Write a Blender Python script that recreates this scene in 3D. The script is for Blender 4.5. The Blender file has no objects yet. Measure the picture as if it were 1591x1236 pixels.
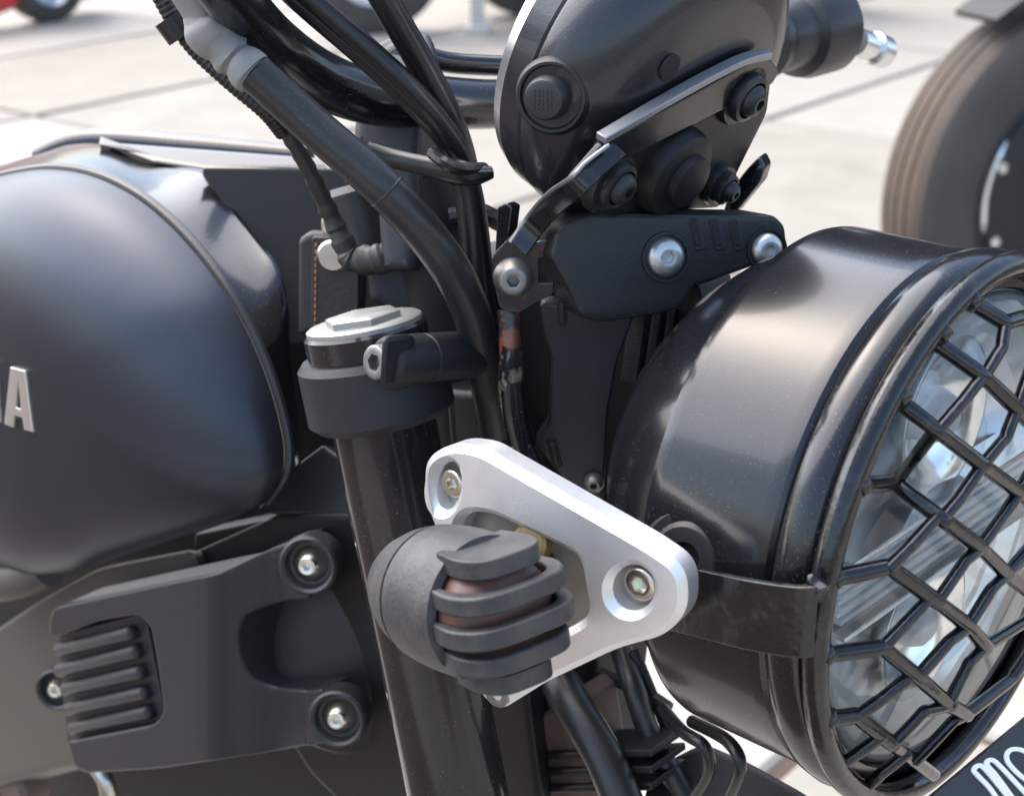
import bpy, bmesh, math, random
from math import radians, sin, cos, pi, sqrt, hypot, atan2
from mathutils import Vector as V3, Matrix
from mathutils.bvhtree import BVHTree
random.seed(7)
sc = bpy.context.scene
COL = sc.collection

# ------------------------------------------------------------------ camera
IW, IH, FPX = 1591.0, 1236.0, 2600.0
PITCH = radians(22)
CAM = V3((0, 0, 1.27))
cam = bpy.data.cameras.new('camera'); camo = bpy.data.objects.new('camera', cam); COL.objects.link(camo)
camo.location = CAM; camo.rotation_euler = (pi/2 - PITCH, 0, 0)
cam.sensor_width = 36; cam.lens = 36*FPX/IW; cam.clip_start = .02; cam.clip_end = 2000
cam.dof.use_dof = True; cam.dof.focus_distance = .74; cam.dof.aperture_fstop = 13
sc.camera = camo

# ------------------------------------------------------------------ sky, sun, exposure
SUN_EL, SUN_AZ = radians(56), radians(307)          # azimuth clockwise from +Y
w = bpy.data.worlds.new('World'); sc.world = w; w.use_nodes = True
nt = w.node_tree; bg = nt.nodes['Background']
sky = nt.nodes.new('ShaderNodeTexSky'); sky.sky_type = 'NISHITA'; sky.sun_disc = False
sky.sun_elevation = SUN_EL; sky.sun_rotation = SUN_AZ
sky.air_density = 1.0; sky.dust_density = 3.2; sky.ozone_density = 1.0
nt.links.new(sky.outputs[0], bg.inputs[0]); bg.inputs[1].default_value = .15
sun = bpy.data.lights.new('sun', 'SUN'); sun.energy = 1.8; sun.angle = radians(94); sun.color = (1, .99, .975)
suno = bpy.data.objects.new('sun', sun); COL.objects.link(suno)
sdir = V3((sin(SUN_AZ)*cos(SUN_EL), cos(SUN_AZ)*cos(SUN_EL), sin(SUN_EL)))
suno.rotation_euler = (-sdir).to_track_quat('-Z', 'Y').to_euler(); suno.location = (0, 0, 5)
sc.view_settings.view_transform = 'Standard'; sc.view_settings.look = 'None'
sc.view_settings.gamma = 1; sc.view_settings.exposure = 1.55; sc.view_settings.use_curve_mapping = False
sc.render.engine = 'CYCLES'
sc.cycles.max_bounces = 8; sc.cycles.transparent_max_bounces = 12; sc.cycles.sample_clamp_indirect = 6
sc.cycles.use_denoising = True

# ------------------------------------------------------------------ measuring: pixel rays and the bike's own axes
CX = V3((1, 0, 0)); CY = V3((0, cos(PITCH), -sin(PITCH))); CU = V3((0, sin(PITCH), cos(PITCH)))
def ray(x, y): return CX*((x-IW/2)/FPX) + CU*((IH/2-y)/FPX) + CY
def P(x, y, d): return CAM + ray(x, y)*d
TH = radians(42)
F = V3((cos(TH), -sin(TH), 0)); R = V3((-sin(TH), -cos(TH), 0)); U = V3((0, 0, 1))   # forward, right hand side, up
ORG = P(600, 600, .8) - R*.10
def PL(x, y, l):                                    # where a sight line meets the plane l metres right of the bike's middle
    r = ray(x, y); return CAM + r*(((ORG-CAM).dot(R)+l)/r.dot(R))
def B(f, r, z): p = ORG + F*f + R*r; p.z = z; return p
def plane_hit(p0, n):
    def h(x, y):
        r = ray(x, y); return CAM + r*((p0-CAM).dot(n)/r.dot(n))
    return h
def GR(x, y):                                       # on the ground
    r = ray(x, y); return CAM + r*(-CAM.z/r.z)
def proj(p):
    q = p-CAM; z = q.dot(CY); return IW/2+FPX*q.dot(CX)/z, IH/2-FPX*q.dot(CU)/z

# ------------------------------------------------------------------ materials
MATS = {}
def mat(name, base, rough=.5, metal=0., coat=0., spec=.5, bump=0., bscale=400, mottle=0., mscale=30, mcol=None,
        specks=0., scol=(.35, .31, .26), sscale=900, rvar=0., streak=None, mpos=None):
    m = bpy.data.materials.new(name); m.use_nodes = True; MATS[name] = m
    n = m.node_tree.nodes; L = m.node_tree.links; b = n['Principled BSDF']
    b.inputs['Base Color'].default_value = (*base, 1); b.inputs['Roughness'].default_value = rough
    b.inputs['Metallic'].default_value = metal; b.inputs['Coat Weight'].default_value = coat
    b.inputs['Coat Roughness'].default_value = .06; b.inputs['Specular IOR Level'].default_value = spec
    tc = n.new('ShaderNodeTexCoord')
    col = None
    def noise(scale, det=4, rgh=.6):
        t = n.new('ShaderNodeTexNoise'); t.inputs['Scale'].default_value = scale; t.inputs['Detail'].default_value = det
        t.inputs['Roughness'].default_value = rgh; L.new(tc.outputs['Object'], t.inputs['Vector']); return t
    def ramp(src, a, c, lo=(0, 0, 0, 1), hi=(1, 1, 1, 1)):
        r = n.new('ShaderNodeValToRGB'); r.color_ramp.elements[0].position = a; r.color_ramp.elements[1].position = c
        r.color_ramp.elements[0].color = lo; r.color_ramp.elements[1].color = hi; L.new(src, r.inputs[0]); return r
    rg = None
    if mottle:
        r = ramp(noise(mscale, 6, .65).outputs['Fac'], .5-.22/max(mottle, .3), .5+.22/max(mottle, .3), (0, 0, 0, 1), (mottle,)*3+(1,))
        if mpos: r.color_ramp.elements[0].position, r.color_ramp.elements[1].position = mpos
        mx = n.new('ShaderNodeMix'); mx.data_type = 'RGBA'
        mx.inputs[6].default_value = (*base, 1); mx.inputs[7].default_value = (*(mcol or [c*.5 for c in base]), 1)
        L.new(r.outputs[0], mx.inputs[0]); col = mx.outputs[2]
    if specks:
        r = ramp(noise(sscale*2.2, 2, .5).outputs['Fac'], .70-.05*specks, .76-.05*specks, hi=(.55, .55, .55, 1))
        g = ramp(noise(40, 3, .6).outputs['Fac'], .42, .62)
        mu = n.new('ShaderNodeMath'); mu.operation = 'MULTIPLY'
        L.new(r.outputs[0], mu.inputs[0]); L.new(g.outputs[0], mu.inputs[1])
        mx = n.new('ShaderNodeMix'); mx.data_type = 'RGBA'
        if col: L.new(col, mx.inputs[6])
        else: mx.inputs[6].default_value = (*base, 1)
        mx.inputs[7].default_value = (*scol, 1); L.new(mu.outputs[0], mx.inputs[0]); col = mx.outputs[2]
        mr = n.new('ShaderNodeMapRange'); L.new(mu.outputs[0], mr.inputs[0]); mr.inputs[3].default_value = rough; mr.inputs[4].default_value = .8
        rg = mr.outputs[0]
        if coat:
            mr2 = n.new('ShaderNodeMapRange'); L.new(mu.outputs[0], mr2.inputs[0]); mr2.inputs[3].default_value = coat; mr2.inputs[4].default_value = 0
            L.new(mr2.outputs[0], b.inputs['Coat Weight'])
    if rvar:
        mr = n.new('ShaderNodeMapRange'); L.new(noise(mscale*1.7, 5, .6).outputs['Fac'], mr.inputs[0])
        mr.inputs[1].default_value = .3; mr.inputs[2].default_value = .7
        mr.inputs[3].default_value = max(0, rough-rvar); mr.inputs[4].default_value = rough+rvar
        if rg:
            mxx = n.new('ShaderNodeMath'); mxx.operation = 'MAXIMUM'; L.new(rg, mxx.inputs[0]); L.new(mr.outputs[0], mxx.inputs[1]); rg = mxx.outputs[0]
        else: rg = mr.outputs[0]
    if col: L.new(col, b.inputs['Base Color'])
    if rg: L.new(rg, b.inputs['Roughness'])
    if bump or streak:
        t = noise(bscale, 3, .6)
        if streak:                                  # brushed along one direction
            mp = n.new('ShaderNodeMapping'); mp.inputs['Scale'].default_value = streak; L.new(tc.outputs['Object'], mp.inputs[0]); L.new(mp.outputs[0], t.inputs['Vector'])
        bn = n.new('ShaderNodeBump'); bn.inputs['Strength'].default_value = bump; bn.inputs['Distance'].default_value = .001
        L.new(t.outputs['Fac'], bn.inputs['Height']); L.new(bn.outputs[0], b.inputs['Normal'])
    return m
mat('tank_paint', (.045, .050, .063), .37, .7, specks=.25, sscale=500, scol=(.2, .19, .18), bump=.05, bscale=1500)
mat('gloss_black', (.008, .008, .010), .2, 0, coat=.25, specks=.7, sscale=600, rvar=.05, mscale=20)
mat('shell_black', (.007, .0075, .010), .21, 0, coat=.2, specks=.5, sscale=700, mottle=.3, mcol=(.02, .02, .022), mscale=25)
mat('guard_black', (.006, .006, .007), .2, 0, coat=.25, mottle=.7, mscale=90, mpos=(.55, .72), mcol=(.05, .045, .04), bump=.3, bscale=220, rvar=.08)
mat('plastic', (.012, .0125, .014), .44, 0, bump=.25, bscale=900, mottle=.5, mscale=25, mcol=(.026, .025, .024), specks=.15)
mat('pod_plastic', (.014, .0147, .018), .33, 0, coat=.35, bump=.12, bscale=900, specks=.25)
mat('plastic_soft', (.019, .020, .0235), .40, 0, bump=.18, bscale=1100, specks=.3, mottle=.4, mscale=14, mcol=(.026, .026, .027))
mat('dark_plastic', (.007, .007, .008), .5, 0, mottle=.5, mscale=18, mcol=(.016, .015, .014), bump=.15)
mat('rubber', (.016, .016, .018), .33, 0, mottle=.6, mscale=40, mcol=(.04, .037, .034), specks=.4, sscale=600, bump=.1)
mat('cable', (.009, .009, .010), .34, 0, mottle=.5, mscale=50, mcol=(.025, .023, .022), specks=.3)
mat('boot_grey', (.27, .26, .25), .6, 0, mottle=.6, mscale=60, mcol=(.17, .16, .15), bump=.15)
mat('signal_rubber', (.032, .032, .034), .5, 0, mottle=.9, mscale=45, mpos=(.42, .72), mcol=(.085, .075, .065), bump=.3, bscale=500, specks=.3)
mat('signal_lens', (.17, .07, .045), .42, 0, mottle=.6, mscale=70, mcol=(.10, .06, .05), specks=.6)
mat('aluminium', (.84, .84, .83), .32, .7, mottle=.35, mscale=22, mpos=(.48, .75), mcol=(.5, .45, .38), bump=.16, bscale=300, streak=(1, 1, 14), rvar=.06)
mat('cap_alloy', (.36, .35, .33), .42, .5, mottle=.5, mscale=60, mcol=(.3, .28, .24))
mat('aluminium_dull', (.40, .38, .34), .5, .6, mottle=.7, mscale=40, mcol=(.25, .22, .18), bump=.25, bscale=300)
mat('steel', (.62, .60, .56), .3, 1, mottle=.5, mscale=120, mcol=(.35, .31, .26))
mat('zinc', (.80, .78, .70), .24, 1, mottle=.4, mscale=160, mcol=(.6, .5, .36))
mat('bolt_black', (.045, .045, .046), .4, .5)
mat('bolt_satin', (.66, .66, .65), .36, .8, mottle=.4, mscale=120, mcol=(.45, .43, .4))
mat('bolt_dark', (.30, .30, .29), .45, .8, mottle=.6, mscale=150, mcol=(.12, .10, .08))
mat('silver', (.78, .79, .80), .25, .9)
mat('emblem', (.72, .72, .68), .28, .85)
mat('chrome', (.94, .94, .94), .16, .9, bump=.06, bscale=60)
mat('reflector', (.97, .97, .97), .16, .6, bump=.25, bscale=300, streak=(1, 1, 6))
mat('frosted', (.88, .89, .89), .3, .2, bump=.3, bscale=500, streak=(1, 1, 20))
mat('rust', (.022, .021, .022), .35, .2, coat=.3, mottle=1, mscale=60, mpos=(.46, .56), mcol=(.18, .06, .034), bump=.5, bscale=250, rvar=.15)
mat('steel_black', (.035, .035, .038), .2, .5, coat=.5, mottle=.9, mscale=75, mpos=(.56, .66), mcol=(.17, .075, .045), bump=.2, bscale=200)
mat('edge_steel', (.30, .30, .31), .35, .7)
mat('worn_black', (.012, .012, .013), .14, .1, coat=.8, mottle=.9, mscale=90, mpos=(.5, .6), mcol=(.22, .18, .13), bump=.3, bscale=200)
mat('fork_black', (.018, .018, .020), .15, .35, coat=.2, specks=.5, sscale=450, mottle=.5, mscale=25, mcol=(.045, .038, .032))
mat('clamp_black', (.022, .023, .027), .5, .4, bump=.2, bscale=700, mottle=.5, mscale=40, mcol=(.04, .04, .042), specks=.3)
mat('riser_grey', (.05, .053, .06), .5, .4, bump=.2, bscale=700, mottle=.5, mscale=30, mcol=(.05, .05, .052))
mat('frame_olive', (.115, .105, .085), .5, .2, mottle=.5, mscale=12, mcol=(.08, .072, .055))
mat('leather', (.020, .019, .020), .55, 0, bump=.5, bscale=350, mottle=.4, mscale=50, mcol=(.045, .043, .042))
mat('thread', (.35, .15, .06), .8)
mat('tape', (.025, .024, .024), .5, 0, bump=.4, bscale=160, mottle=.6, mscale=60, mcol=(.07, .06, .05))
mat('brass', (.42, .30, .14), .4, .8, mottle=.5, mscale=60)
mat('engine_brown', (.17, .10, .075), .6, 0, mottle=.7, mscale=40, mcol=(.05, .038, .032))
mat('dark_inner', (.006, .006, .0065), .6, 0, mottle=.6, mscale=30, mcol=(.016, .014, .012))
mat('plate_black', (.016, .017, .022), .42, 0, specks=.7, sscale=350, mottle=.4, mscale=30, mcol=(.035, .035, .04))
mat('plate_white', (.80, .80, .78), .5)
mat('tyre', (.045, .042, .040), .75, 0, mottle=.7, mscale=6, mcol=(.10, .085, .07), bump=.2, bscale=150)
mat('tyre_tread', (.125, .09, .066), .85, 0, mottle=.9, mscale=9, mcol=(.055, .048, .042), bump=.3, bscale=120)
mat('wheel_black', (.012, .012, .014), .5, .0, mottle=.4, mscale=15)
mat('red_paint', (.62, .03, .04), .25, 0, coat=.8)
mat('orange_paint', (.55, .16, .06), .5)
mat('white_paint', (.75, .73, .70), .5, mottle=.5, mscale=5, mcol=(.5, .45, .4))
mat('post_paint', (.55, .53, .49), .7, mottle=.6, mscale=5, mcol=(.4, .34, .28))
mat('glass_dark', (.02, .022, .025), .05, 0, coat=1)
mat('slab', (.315, .292, .250), .8, 0, specks=.8, sscale=12, scol=(.22, .19, .16), mottle=.8, mscale=4.2, mcol=(.19, .172, .145), bump=.4, bscale=60)
mat('slab_pale', (.355, .332, .290), .8, 0, mottle=.6, mscale=5.1, mcol=(.225, .205, .177), bump=.4, bscale=60)
mat('slab_warm', (.30, .272, .226), .8, 0, mottle=.7, mscale=3.7, mcol=(.18, .158, .132), bump=.4, bscale=60)
mat('earth', (.085, .058, .042), .9, 0, mottle=.8, mscale=1.5, mcol=(.06, .04, .03))
def glass_mat():
    m = bpy.data.materials.new('lens_glass'); m.use_nodes = True; MATS['lens_glass'] = m
    n = m.node_tree.nodes; L = m.node_tree.links; n.remove(n['Principled BSDF'])
    t = n.new('ShaderNodeBsdfTransparent'); t.inputs[0].default_value = (.94, .96, .96, 1)
    g = n.new('ShaderNodeBsdfGlossy'); g.inputs['Roughness'].default_value = .04
    f = n.new('ShaderNodeFresnel'); f.inputs[0].default_value = 1.5
    x = n.new('ShaderNodeMixShader'); L.new(f.outputs[0], x.inputs[0]); L.new(t.outputs[0], x.inputs[1]); L.new(g.outputs[0], x.inputs[2])
    L.new(x.outputs[0], n['Material Output'].inputs[0])
glass_mat()

# ------------------------------------------------------------------ object helpers
WL = {}                                             # world origin of every object made
def link(o, parent, org):
    COL.objects.link(o); o.location = org; WL[o.name] = V3(org)
    if parent:
        o.parent = parent; o.matrix_parent_inverse = Matrix.Translation(-WL[parent.name])
    return o
def empty(name, loc):
    o = bpy.data.objects.new(name, None); o.empty_display_size = .05; return link(o, None, V3(loc))
def tag(o, label=None, cat=None, group=None, kind=None):
    for k, v in (('label', label), ('category', cat), ('group', group), ('kind', kind)):
        if v: o[k] = v
    return o
def mk(name, geo, m, parent=None, smooth=True, ang=35, bevel=0, bseg=2, sub=0, solid=0, wn=False):
    wn = wn or (isinstance(geo, tuple) and len(geo) == 3 and geo[2] == 'plate')
    vs, fs = geo[0], geo[1]; mi = geo[2] if len(geo) > 2 and geo[2] != 'plate' else None
    c = V3((0, 0, 0))
    for v in vs: c += V3(v)
    c /= max(1, len(vs))
    me = bpy.data.meshes.new(name); me.from_pydata([V3(v)-c for v in vs], [], fs)
    ms = m if isinstance(m, (list, tuple)) else [m]
    for q in ms: me.materials.append(MATS[q])
    if mi:
        for p, i in zip(me.polygons, mi): p.material_index = i
    bm = bmesh.new(); bm.from_mesh(me); bmesh.ops.recalc_face_normals(bm, faces=bm.faces); bm.to_mesh(me); bm.free()
    me.polygons.foreach_set('use_smooth', [smooth]*len(me.polygons))
    if smooth and ang < 180: me.set_sharp_from_angle(angle=radians(ang))
    me.update()
    o = bpy.data.objects.new(name, me); link(o, parent, c)
    if solid:
        q = o.modifiers.new('solid', 'SOLIDIFY'); q.thickness = solid; q.offset = -1
    if bevel:
        q = o.modifiers.new('bevel', 'BEVEL'); q.width = bevel; q.segments = bseg; q.limit_method = 'ANGLE'; q.angle_limit = radians(35)
        q.harden_normals = False
    if wn:
        me.polygons.foreach_set('use_smooth', [True]*len(me.polygons)); q = o.modifiers.new('wn', 'WEIGHTED_NORMAL'); q.keep_sharp = True
    if sub:
        q = o.modifiers.new('sub', 'SUBSURF'); q.levels = sub; q.render_levels = sub
    return o
def merge(*geos):
    vs, fs, mi = [], [], []
    for g in geos:
        k = len(vs); vs += list(g[0]); fs += [[i+k for i in f] for f in g[1]]
        mi += list(g[2]) if len(g) > 2 else [0]*len(g[1])
    return vs, fs, mi
def withmat(g, i): return g[0], g[1], [i]*len(g[1])
def basis(axis, up=None):
    a = V3(axis).normalized(); u = V3(up) if up is not None else (U if abs(a.z) < .95 else F)
    x = u.cross(a)
    if x.length < 1e-6: x = F.cross(a)
    x.normalize(); return x, a.cross(x), a
def lathe(org, axis, prof, n=64, up=None, arc=None, wob=None):
    """profile of (s along axis, r[, 'hex'])"""
    x, y, a = basis(axis, up); vs, fs, rings = [], [], []
    for e in prof:
        s, r = e[0], e[1]; hx = len(e) > 2
        if r < 1e-6: vs.append(org+a*s); rings.append([len(vs)-1]); continue
        rg = []
        for k in range(n):
            t = 2*pi*k/n; rr = r
            if hx: rr = r*cos(pi/6)/cos((t % (pi/3))-pi/6)
            if wob: rr *= wob(t, s)
            rg.append(len(vs)); vs.append(org+a*s+(x*cos(t)+y*sin(t))*rr)
        rings.append(rg)
    for p, q in zip(rings, rings[1:]):
        if len(p) == 1 and len(q) == 1: continue
        for k in range(n):
            k2 = (k+1) % n
            if len(p) == 1: fs.append([p[0], q[k], q[k2]])
            elif len(q) == 1: fs.append([p[k], p[k2], q[0]])
            else: fs.append([p[k], p[k2], q[k2], q[k]])
    return vs, fs
def torus(org, axis, r, t, n=72, m=14, up=None):
    return lathe2(org, axis, [(t*sin(2*pi*k/m), r+t*cos(2*pi*k/m)) for k in range(m)], n, up)
def lathe2(org, axis, prof, n=64, up=None):         # closed profile
    return lathe(org, axis, list(prof)+[prof[0]], n, up)
def cr(pts, per=8, closed=False):                   # catmull-rom
    n = len(pts); out = []
    rng = range(n) if closed else range(n-1)
    for i in rng:
        p = [pts[(i+k) % n] if closed else pts[min(max(i+k, 0), n-1)] for k in (-1, 0, 1, 2)]
        for j in range(per):
            t = j/per
            out.append(tuple(.5*(2*b+(c-a)*t+(2*a-5*b+4*c-d)*t*t+(3*b-a-3*c+d)*t**3) for a, b, c, d in zip(*p)))
    if not closed: out.append(tuple(pts[-1]))
    return out
def tube(pts, rad, n=16, per=8, flat=1., up=None, cap=True, smooth=True, wob=None):
    """pts: Vectors; rad number or list"""
    if not isinstance(rad, (list, tuple)): rad = [rad]*len(pts)
    q = [(*p, r) for p, r in zip(pts, rad)]
    if smooth: q = cr(q, per)
    c = [V3(e[:3]) for e in q]; rr = [e[3] for e in q]
    vs, fs, rings = [], [], []
    px = None; dist = 0
    for i, p in enumerate(c):
        t = (c[min(i+1, len(c)-1)]-c[max(i-1, 0)]).normalized()
        if px is None:
            u = V3(up) if up is not None else (U if abs(t.z) < .9 else R)
            px = u.cross(t).normalized()
        else:
            dist += (p-c[i-1]).length
        px = (px-t*px.dot(t)).normalized(); py = t.cross(px)
        k0 = wob(dist) if wob else 1
        rg = []
        for k in range(n):
            a = 2*pi*k/n; rg.append(len(vs)); vs.append(p+(px*cos(a)+py*(sin(a)*flat))*rr[i]*k0)
        rings.append(rg)
    for a, b in zip(rings, rings[1:]):
        for k in range(n): fs.append([a[k], a[(k+1) % n], b[(k+1) % n], b[k]])
    if cap: fs.append(rings[0][::-1]); fs.append(rings[-1])
    return vs, fs
def box(c, x, y, z):                                # half vectors
    vs = [c+x*i+y*j+z*k for i in (-1, 1) for j in (-1, 1) for k in (-1, 1)]
    return vs, [[0, 1, 3, 2], [4, 6, 7, 5], [0, 4, 5, 1], [2, 3, 7, 6], [0, 2, 6, 4], [1, 5, 7, 3]]
def fil(pts, r=6, n=5):                             # round the corners of a polygon; a point may carry its own radius
    out = []; N = len(pts)
    for i in range(N):
        p = V3(pts[i][:2]); rr = pts[i][2] if len(pts[i]) > 2 else r
        a = V3(pts[i-1][:2])-p; b = V3(pts[(i+1) % N][:2])-p
        la, lb = a.length, b.length
        if rr <= 0 or la < 1e-6 or lb < 1e-6: out.append(tuple(p)); continue
        c = min(rr, la*.48, lb*.48); p0 = p+a/la*c; p1 = p+b/lb*c
        for k in range(n+1):
            t = k/n; out.append(tuple(p0*(1-t)**2+p*2*t*(1-t)+p1*t*t))
    return out
def circ_px(cx, cy, rx, ry=None, tilt=0, n=40):
    ry = ry or rx; ct, st = cos(tilt), sin(tilt)
    return [(cx+rx*cos(2*pi*k/n)*ct-ry*sin(2*pi*k/n)*st, cy+rx*cos(2*pi*k/n)*st+ry*sin(2*pi*k/n)*ct) for k in range(n)]
def plate(outline, hit, normal, thick, bevel=0., holes=(), cx=(), cy=(), front=0., k=.00029, bres=2):
    """A solid with this outline, its front on the surface hit(x, y), thick metres deep behind it."""
    cu = bpy.data.curves.new('tmp', 'CURVE'); cu.dimensions = '2D'; cu.fill_mode = 'BOTH'
    for lp in (outline, *holes):
        s = cu.splines.new('POLY'); s.points.add(len(lp)-1)
        for q, e in zip(s.points, lp): q.co = (e[0]*k, -e[1]*k, 0, 1)
        s.use_cyclic_u = True
    cu.extrude = max(1e-5, thick/2-bevel); cu.bevel_depth = bevel; cu.bevel_resolution = bres; cu.offset = -bevel
    o = bpy.data.objects.new('tmp', cu); COL.objects.link(o)
    dg = bpy.context.evaluated_depsgraph_get(); me = bpy.data.meshes.new_from_object(o.evaluated_get(dg))
    bm = bmesh.new(); bm.from_mesh(me); bmesh.ops.remove_doubles(bm, verts=bm.verts, dist=1e-6)
    for c in cx: bmesh.ops.bisect_plane(bm, geom=bm.verts[:]+bm.edges[:]+bm.faces[:], plane_co=(c*k, 0, 0), plane_no=(1, 0, 0))
    for c in cy: bmesh.ops.bisect_plane(bm, geom=bm.verts[:]+bm.edges[:]+bm.faces[:], plane_co=(0, -c*k, 0), plane_no=(0, 1, 0))
    vs = []
    for v in bm.verts:
        x, y = v.co.x/k, -v.co.y/k
        n = normal(x, y) if callable(normal) else normal
        vs.append(hit(x, y)+n*(v.co.z-thick/2+front))
    bm.verts.index_update(); fs = [[v.index for v in f.verts] for f in bm.faces]
    bm.free(); bpy.data.objects.remove(o); bpy.data.curves.remove(cu); bpy.data.meshes.remove(me)
    return vs, fs, 'plate'
def hexbolt(org, axis, r, h, kind='button', n=48):
    if kind == 'button':
        p = [(-.002, r*.98), (0, r), (h*.35, r*.96), (h*.75, r*.78), (h, r*.52), (h, r*.42), (h*.98, r*.36, 'h'), (h*.2, r*.34, 'h'), (h*.18, 0)]
    elif kind == 'cone':
        p = [(-.002, r), (0, r), (h*.5, r*.72), (h*.9, r*.52), (h, r*.46), (h, r*.34), (h*.97, r*.27, 'h'), (h*.2, r*.25, 'h'), (h*.18, 0)]
    else:
        p = [(-.002, r), (h*.86, r), (h*.95, r*.95), (h, r*.86), (h, r*.6), (h*.98, r*.52, 'h'), (h*.3, r*.5, 'h'), (h*.28, 0)]
    return lathe(org, axis, p, n)
def ribbon(pts, wdir, half, thick, per=8):           # a bent strip: pts along it, half width along wdir
    q = [V3(e) for e in cr([tuple(p) for p in pts], per)]
    vs, fs = [], []
    for i, p in enumerate(q):
        t = (q[min(i+1, len(q)-1)]-q[max(i-1, 0)]).normalized(); w_ = wdir if not callable(wdir) else wdir(i/(len(q)-1))
        n = t.cross(w_).normalized(); h = half if not callable(half) else half(i/(len(q)-1))
        vs += [p-w_*h, p+w_*h, p+w_*h+n*thick, p-w_*h+n*thick]
    for i in range(len(q)-1):
        a, b = 4*i, 4*i+4
        for k in range(4): fs.append([a+k, a+(k+1) % 4, b+(k+1) % 4, b+k])
    fs += [[0, 1, 2, 3], [4*len(q)-1, 4*len(q)-2, 4*len(q)-3, 4*len(q)-4]]
    return vs, fs

# ------------------------------------------------------------------ ground and paving
g = mk('ground', ([V3((-400, -400, -.012)), V3((400, -400, -.012)), V3((400, 400, -.012)), V3((-400, 400, -.012))], [[0, 1, 2, 3]]), 'earth')
tag(g, 'bare brown earth under the paving', 'ground', kind='structure')
e1 = (GR(1430, 105)-GR(1190, 185)).normalized(); e2 = (GR(1185, 215)-GR(1400, 260)).normalized()
e2 = (e2-e1*e2.dot(e1)).normalized(); p0 = GR(1190, 185)
S1, S2 = 1.55, 1.0
def slab_mesh(nm):
    bm = bmesh.new()
    hx, hy = S1/2-.014, S2/2-.014
    vs = [bm.verts.new((i*hx, j*hy, k)) for k in (-.03, 0) for i, j in ((-1, -1), (1, -1), (1, 1), (-1, 1))]
    for f in ([3, 2, 1, 0], [4, 5, 6, 7], [0, 1, 5, 4], [1, 2, 6, 5], [2, 3, 7, 6], [3, 0, 4, 7]): bm.faces.new([vs[i] for i in f])
    bmesh.ops.bevel(bm, geom=[e for e in bm.edges if all(v.co.z > -.01 for v in e.verts)], offset=.008, segments=1, affect='EDGES')
    me = bpy.data.meshes.new('slab'); bm.to_mesh(me); bm.free(); me.materials.append(MATS[nm]); return me
SL = [slab_mesh(n) for n in ('slab', 'slab_pale', 'slab_warm')]
rz = atan2(e1.y, e1.x)
for i in range(-14, 12):
    for j in range(-12, 14):
        c = p0+e1*(i+.5)*S1+e2*(j+.5)*S2
        if not (-4.2 < c.x < 7.5 and -3.5 < c.y < 11.5): continue
        if c.x < .25 and -.3 < c.y < 1.6: continue
        if c.y > 1.2 and abs(c.x) > .55+c.y*.38+1.0: continue
        o = bpy.data.objects.new('slab', SL[random.choice((0, 0, 1, 1, 2))]); COL.objects.link(o)
        o.parent = g; o.matrix_parent_inverse = Matrix.Translation(-WL[g.name])
        o.location = (c.x, c.y, random.uniform(-.003, .003)); o.rotation_euler = (random.uniform(-.002, .002), random.uniform(-.002, .002), rz)

# ------------------------------------------------------------------ the motorcycle
bike = empty('motorcycle', (ORG.x, ORG.y, 0))
tag(bike, 'black retro motorcycle filling the foreground, with caged round headlight and silver indicator bracket', 'motorcycle')

# ---- fuel tank
seam = [(-330, 420, .05), (-230, 355, .06), (-120, 310, .065), (-40, 284, .07), (40, 266, .07), (95, 264, .07), (150, 276, .07), (205, 303, .07), (255, 342, .071), (302, 392, .073),
        (345, 450, .075), (385, 520, .076), (414, 590, .078), (433, 655, .080), (441, 705, .082), (435, 742, .086), (408, 783, .092), (350, 812, .097), (275, 836, .10),
        (200, 860, .10), (125, 884, .10), (60, 890, .10), (5, 876, .10), (-80, 860, .10), (-220, 810, .09), (-340, 700, .07), (-370, 560, .06)]
sm = [PL(x, y, l) for x, y, l in seam]
sm = [V3(e) for e in cr([tuple(p) for p in sm], 6, True)]
cen = PL(40, 600, .135)
def dome(bound, cen, lc, ex=2.3, ey=2.0, n=26):
    vs = [cen + R*0]; fs = []; m = len(bound)
    lcen = (cen-ORG).dot(R)
    rows = []
    for k in range(1, n+1):
        rho = sin(pi/2*k/n); row = []
        for b in bound:
            lb = (b-ORG).dot(R); q = (b-R*lb)*rho+(cen-R*lcen)*(1-rho)
            l = lb+(lcen-lb)*(1-rho**ex)**(1/ey); row.append(len(vs)); vs.append(q+R*l)
        rows.append(row)
    for i in range(m): fs.append([0, rows[0][i], rows[0][(i+1) % m]])
    for a, b in zip(rows, rows[1:]):
        for i in range(m): fs.append([a[i], b[i], b[(i+1) % m], a[(i+1) % m]])
    return vs, fs
tg = dome(sm, cen, .145)
tank = mk('fuel_tank', tg, 'tank_paint', bike, ang=180)
bt = BVHTree.FromPolygons([tuple(v) for v in tg[0]], tg[1])
def tank_hit(x, y):
    h = bt.ray_cast(CAM, ray(x, y).normalized())
    return h[0] if h[0] else PL(x, y, .13)
mk('letter', plate([(20, 569), (43, 575), (55, 670), (41, 666), (38.5, 648), (27, 644), (25, 663), (10, 657)], tank_hit, R, .003, .0006, front=.002, holes=[[(32, 592), (36.5, 634), (28, 631)]], k=.00037), 'emblem', tank)
mk('letter', plate([(-42, 552), (-30, 555), (-27, 596), (-12, 600), (-14, 559), (-2, 562), (4, 655), (-8, 651), (-11, 615), (-26, 611), (-24, 648), (-36, 645)], tank_hit, R, .003, .0006, front=.002, k=.00037), 'emblem', tank)
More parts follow.
